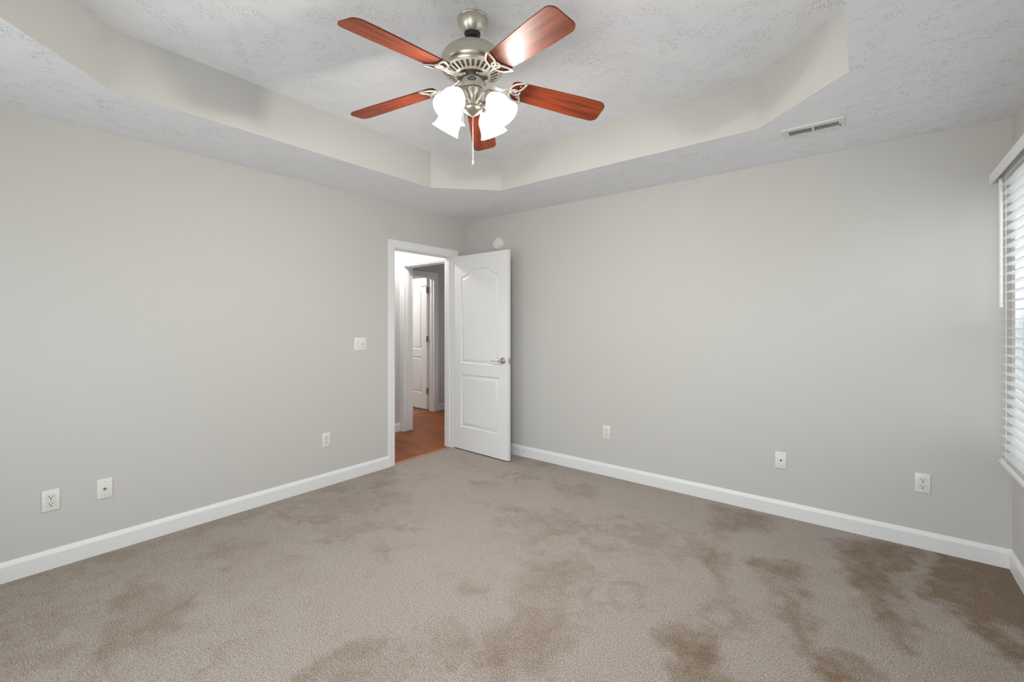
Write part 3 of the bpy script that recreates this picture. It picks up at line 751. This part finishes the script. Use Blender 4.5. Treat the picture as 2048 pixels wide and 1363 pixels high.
# badge facing the camera: dark oval with light script
bang = math.atan2(-1.516, 1.437) - 0.06
bm = new(); n = 32; NB = 0.0513
def on_cyl(u, z, r): return (r*math.cos(bang + u/0.0505), r*math.sin(bang + u/0.0505), Z(z))
fr = [bm.verts.new(on_cyl(0.0205*math.cos(2*PI*k/n), 2.4325+0.0098*math.sin(2*PI*k/n), NB)) for k in range(n)]
bk = [bm.verts.new(on_cyl(0.0205*math.cos(2*PI*k/n), 2.4325+0.0098*math.sin(2*PI*k/n), 0.0500)) for k in range(n)]
prev = fr
for k in range(n):
    k2 = (k+1) % n; bm.faces.new((fr[k], fr[k2], bk[k2], bk[k]))
for f_ in (0.8, 0.6, 0.4, 0.2):      # the oval follows the curve of the housing
    cur = [bm.verts.new(on_cyl(f_*0.0205*math.cos(2*PI*k/n), 2.4325+f_*0.0098*math.sin(2*PI*k/n), NB)) for k in range(n)]
    for k in range(n): bm.faces.new((prev[k], prev[(k+1) % n], cur[(k+1) % n], cur[k]))
    prev = cur
bm.faces.new(prev)
bd = obj('badge', bm, M['badge'], sh, 40); bd['label'] = 'dark oval badge with light script lettering'
cu = bpy.data.curves.new('badge_lettering', 'FONT'); cu.body = 'Hunter'; cu.size = 0.0100; cu.shear = 0.35; cu.align_x = 'CENTER'; cu.align_y = 'CENTER'; cu.extrude = 0.0
to = bpy.data.objects.new('tmp_text', cu); COL.objects.link(to)
bpy.context.view_layer.update()
tm = bpy.data.meshes.new_from_object(to.evaluated_get(bpy.context.evaluated_depsgraph_get()))
bm = new(); bm.from_mesh(tm); bpy.data.objects.remove(to); bpy.data.meshes.remove(tm)
for v_ in bm.verts: v_.co = Vector(on_cyl(v_.co.x, 2.4345 + v_.co.y, NB+0.0007))
for q0, q1 in ((-0.0095, -0.0058), (-0.0046, -0.0012), (0.0004, 0.0044), (0.0056, 0.0092)):
    vs = [bm.verts.new(on_cyl(u, z, NB+0.0007)) for u, z in ((q0, 2.4268), (q1, 2.4268), (q1, 2.4282), (q0, 2.4282))]; bm.faces.new(vs)
obj('badge_lettering', bm, M['badge_ink'], bd)
lf_ = fpart('light_fitter', [(0, 2.405), (0.046, 2.404), (0.0515, 2.399), (0.052, 2.394), (0.046, 2.387), (0.036, 2.381), (0.030, 2.372), (0.025, 2.358), (0.0215, 2.342), (0.0205, 2.334), (0.024, 2.331), (0.024, 2.328), (0, 2.328)], M['nickel'])
fpart('finial', [(0, 2.331), (0.026, 2.330), (0.034, 2.327), (0.0445, 2.318), (0.046, 2.314), (0.042, 2.307), (0.030, 2.297), (0.017, 2.289), (0.008, 2.284), (0.006, 2.280), (0.0, 2.278)], M['nickel'])

# blades and blade irons
PH0 = 4.722; DROOP = 0.106; BR0, BR1 = 0.185, 0.655; Z0 = 2.452; PITCH = math.radians(13)
def blade_bm():
    bm = new(); t = 0.0055; out = []
    def half(r):    # half width along the blade, rounded corners at both ends
        s = (r-BR0)/(BR1-BR0); w = 0.0555 + 0.0125*min(1, s*1.4)
        c0 = 0.030
        if r < BR0+c0: k = (BR0+c0-r)/c0; w -= 0.018*(1-math.sqrt(max(0, 1-k*k)))
        c1 = 0.038
        if r > BR1-c1: k = (r-(BR1-c1))/c1; w -= 0.034*(1-math.sqrt(max(0, 1-k*k)))
        return w
    rs = [BR0 + 0.030*(1-math.cos(PI/2*i/6)) for i in range(6)] + list(np.linspace(BR0+0.03, BR1-0.038, 14)) + [BR1-0.038+0.038*math.sin(PI/2*i/10) for i in range(1, 11)]
    nc = 4; T = []; B_ = []
    for r in rs:
        w = half(r); bow = 0.006*math.sin(PI*(r-BR0)/(BR1-BR0))
        xr = r
        row = [(xr - 0.006*(1-(2*j/nc-1)**2)*(0) , w*(2*j/nc-1)) for j in range(nc+1)]
        T.append([bm.verts.new((x, y, t/2)) for x, y in row]); B_.append([bm.verts.new((x, y, -t/2)) for x, y in row])
    N = len(rs)
    for i in range(N-1):
        for j in range(nc):
            bm.faces.new((T[i][j], T[i][j+1], T[i+1][j+1], T[i+1][j])); bm.faces.new((B_[i][j], B_[i+1][j], B_[i+1][j+1], B_[i][j+1]))
        bm.faces.new((T[i][0], T[i+1][0], B_[i+1][0], B_[i][0])); bm.faces.new((T[i][nc], B_[i][nc], B_[i+1][nc], T[i+1][nc]))
    for i in (0, N-1):
        for j in range(nc): bm.faces.new((T[i][j], B_[i][j], B_[i][j+1], T[i][j+1]))
    return bm
def ring_pts(cx, cy, a, b, rot, n=28, point=0.0):
    """loop with one pointed end (leaf outline)"""
    o = []
    for k in range(n):
        th = 2*PI*k/n; x = a*math.cos(th); y = b*math.sin(th)*(1 - point*max(0, math.cos(th)))
        o.append((cx + x*math.cos(rot) - y*math.sin(rot), cy + x*math.sin(rot) + y*math.cos(rot), 0))
    return o
def tilt(p):        # blade plane: pitch about the blade's own axis
    return Vector((p[0], p[1]*math.cos(PITCH) + p[2]*math.sin(PITCH), -p[1]*math.sin(PITCH) + p[2]*math.cos(PITCH)))
def iron_bm():
    bm = new(); zz = -0.0078
    for sgn in (1, -1):
        c = ring_pts(0.214, sgn*0.034, 0.045, 0.0205, sgn*math.radians(46), 32, 0.55)
        tube(bm, [tilt((x, y, zz)) for x, y, _ in c], 0.0054, 8, closed=True, squash=0.7)
    c = ring_pts(0.208, 0.0, 0.021, 0.0165, 0, 24)
    tube(bm, [tilt((x, y, zz-0.001)) for x, y, _ in c], 0.0048, 8, closed=True, squash=0.7)
    for sgn in (1, -1):
        pts = [Vector((0.060, sgn*0.010, 0.006)), Vector((0.085, sgn*0.009, -0.002)), Vector((0.115, sgn*0.007, -0.012)), Vector((0.145, sgn*0.0075, -0.013)), tilt((0.170, sgn*0.009, zz-0.002)), tilt((0.188, sgn*0.013, zz))]
        tube(bm, pts, 0.0048, 8, squash=0.8)
    box(bm, 0.054, 0.070, -0.016, 0.016, 0.003, 0.010, 0.002)
    for x, y in ((0.226, 0.036), (0.226, -0.036), (0.196, 0.0)):
        m4 = Matrix.Translation(tilt((x, y, -0.0028))) @ Matrix.Rotation(-PITCH, 4, 'X')
        lathe(bm, [(0.0, -0.0022), (0.003, -0.0018), (0.0042, 0)], 12, m4)
    return bm
b_ = blade_bm()
bmesh.ops.rotate(b_, verts=b_.verts, cent=(0, 0, 0), matrix=Matrix.Rotation(-PITCH, 3, 'X'))
blade0 = obj('blade', b_, M['blade'], fan, 40); iron0 = obj('blade_iron', iron_bm(), M['iron'], fan, 50)
for k in range(5):
    a = PH0 + k*2*PI/5
    for src in (blade0, iron0):
        o = src if k == 0 else src.copy()
        if k: COL.objects.link(o); o.parent = fan
        o.matrix_local = Matrix.Translation((0, 0, Z(Z0))) @ Matrix.Rotation(a, 4, 'Z') @ Matrix.Rotation(math.atan(DROOP), 4, 'Y')

# lamps
cy_, sy_ = math.cos(YAW), math.sin(YAW)
TAU = math.radians(36)
SP = [(0.0265, 0.0), (0.0285, 0.008), (0.036, 0.018), (0.046, 0.032), (0.053, 0.048), (0.0550, 0.064), (0.0555, 0.080), (0.0575, 0.094), (0.062, 0.108), (0.069, 0.120)]
for lat, dep in ((-0.56, -0.83), (0.885, -0.47), (0.56, 0.83), (-0.83, 0.56)):
    az = math.atan2(lat*sy_ + dep*cy_, lat*cy_ - dep*sy_)
    Rz = Matrix.Rotation(az, 4, 'Z')
    neck = Vector((0.098, 0, Z(2.352)))
    ax = Rz @ Matrix.Translation(neck) @ Matrix.Rotation(PI - TAU, 4, 'Y')     # local +z runs down and outward
    bm = new()
    pts = [Vector((0.018, 0, Z(2.340))), Vector((0.033, 0, Z(2.356))), Vector((0.052, 0, Z(2.375))), Vector((0.068, 0, Z(2.380))), Vector((0.080, 0, Z(2.375))), Vector((0.088, 0, Z(2.365)))]
    tube(bm, [Rz @ p for p in pts], 0.0062, 10); obj('lamp_arm', bm, M['nickel'], fan, 50)
    bm = new(); lathe(bm, [(0, -0.030), (0.012, -0.030), (0.020, -0.024), (0.0235, -0.016), (0.0235, -0.004), (0.030, 0.000), (0.0305, 0.007), (0.0275, 0.008), (0, 0.006)], 32, ax)
    sk = obj('lamp_socket', bm, M['nickel'], fan, 40)
    bm = new(); lathe(bm, SP, 48, ax); lathe(bm, [(r-0.0028, t) for r, t in SP], 48, ax)
    bmesh.ops.remove_doubles(bm, verts=bm.verts, dist=1e-6)
    inv = ax.inverted()
    for f_ in bm.faces: f_.material_index = 1 if (inv @ f_.calc_center_median()).z < 0.060 else 0
    obj('lamp_shade', bm, [M['shade'], M['shade_neck']], fan, 60)
    l = bpy.data.lights.new('bulb_light', 'POINT'); l.energy = BULB_W; l.color = (1.0, 0.985, 0.965); l.shadow_soft_size = 0.028
    lo_ = bpy.data.objects.new('bulb_light', l); COL.objects.link(lo_); lo_.parent = fan; lo_.location = (ax @ Vector((0, 0, 0.056)))
# pull chains
def chain(x, y, z0, z1, bend=None):
    bm = new()
    pts = [Vector((x, y, Z(z0))), Vector((x, y, Z(z1)))]
    if bend: pts = [Vector(bend)] + pts
    tube(bm, pts, 0.0011, 6)
    nb = int((z0-z1)/0.0062)
    for i in range(nb):
        bmesh.ops.create_icosphere(bm, subdivisions=1, radius=0.0017, matrix=Matrix.Translation((x, y, Z(z0 - 0.0062*(i+0.5)))))
    c = obj('pull_chain', bm, M['iron'], fan, 60)
    bm = new(); lathe(bm, [(0, 0.004), (0.003, 0.003), (0.0042, -0.002), (0.0072, -0.010), (0.0072, -0.015), (0.005, -0.020), (0, -0.021)], 20, Matrix.Translation((x, y, Z(z1))))
    obj('chain_fob', bm, M['nickel_satin'], c, 40)
    return c
chain(0.003, 0.0, 2.279, 2.075)
px_, py_ = -0.0445*cy_ - 0.02*sy_*-1, -0.0445*sy_ - 0.02*cy_
chain(px_ + 0.004, py_ + 0.002, 2.412, 2.245)
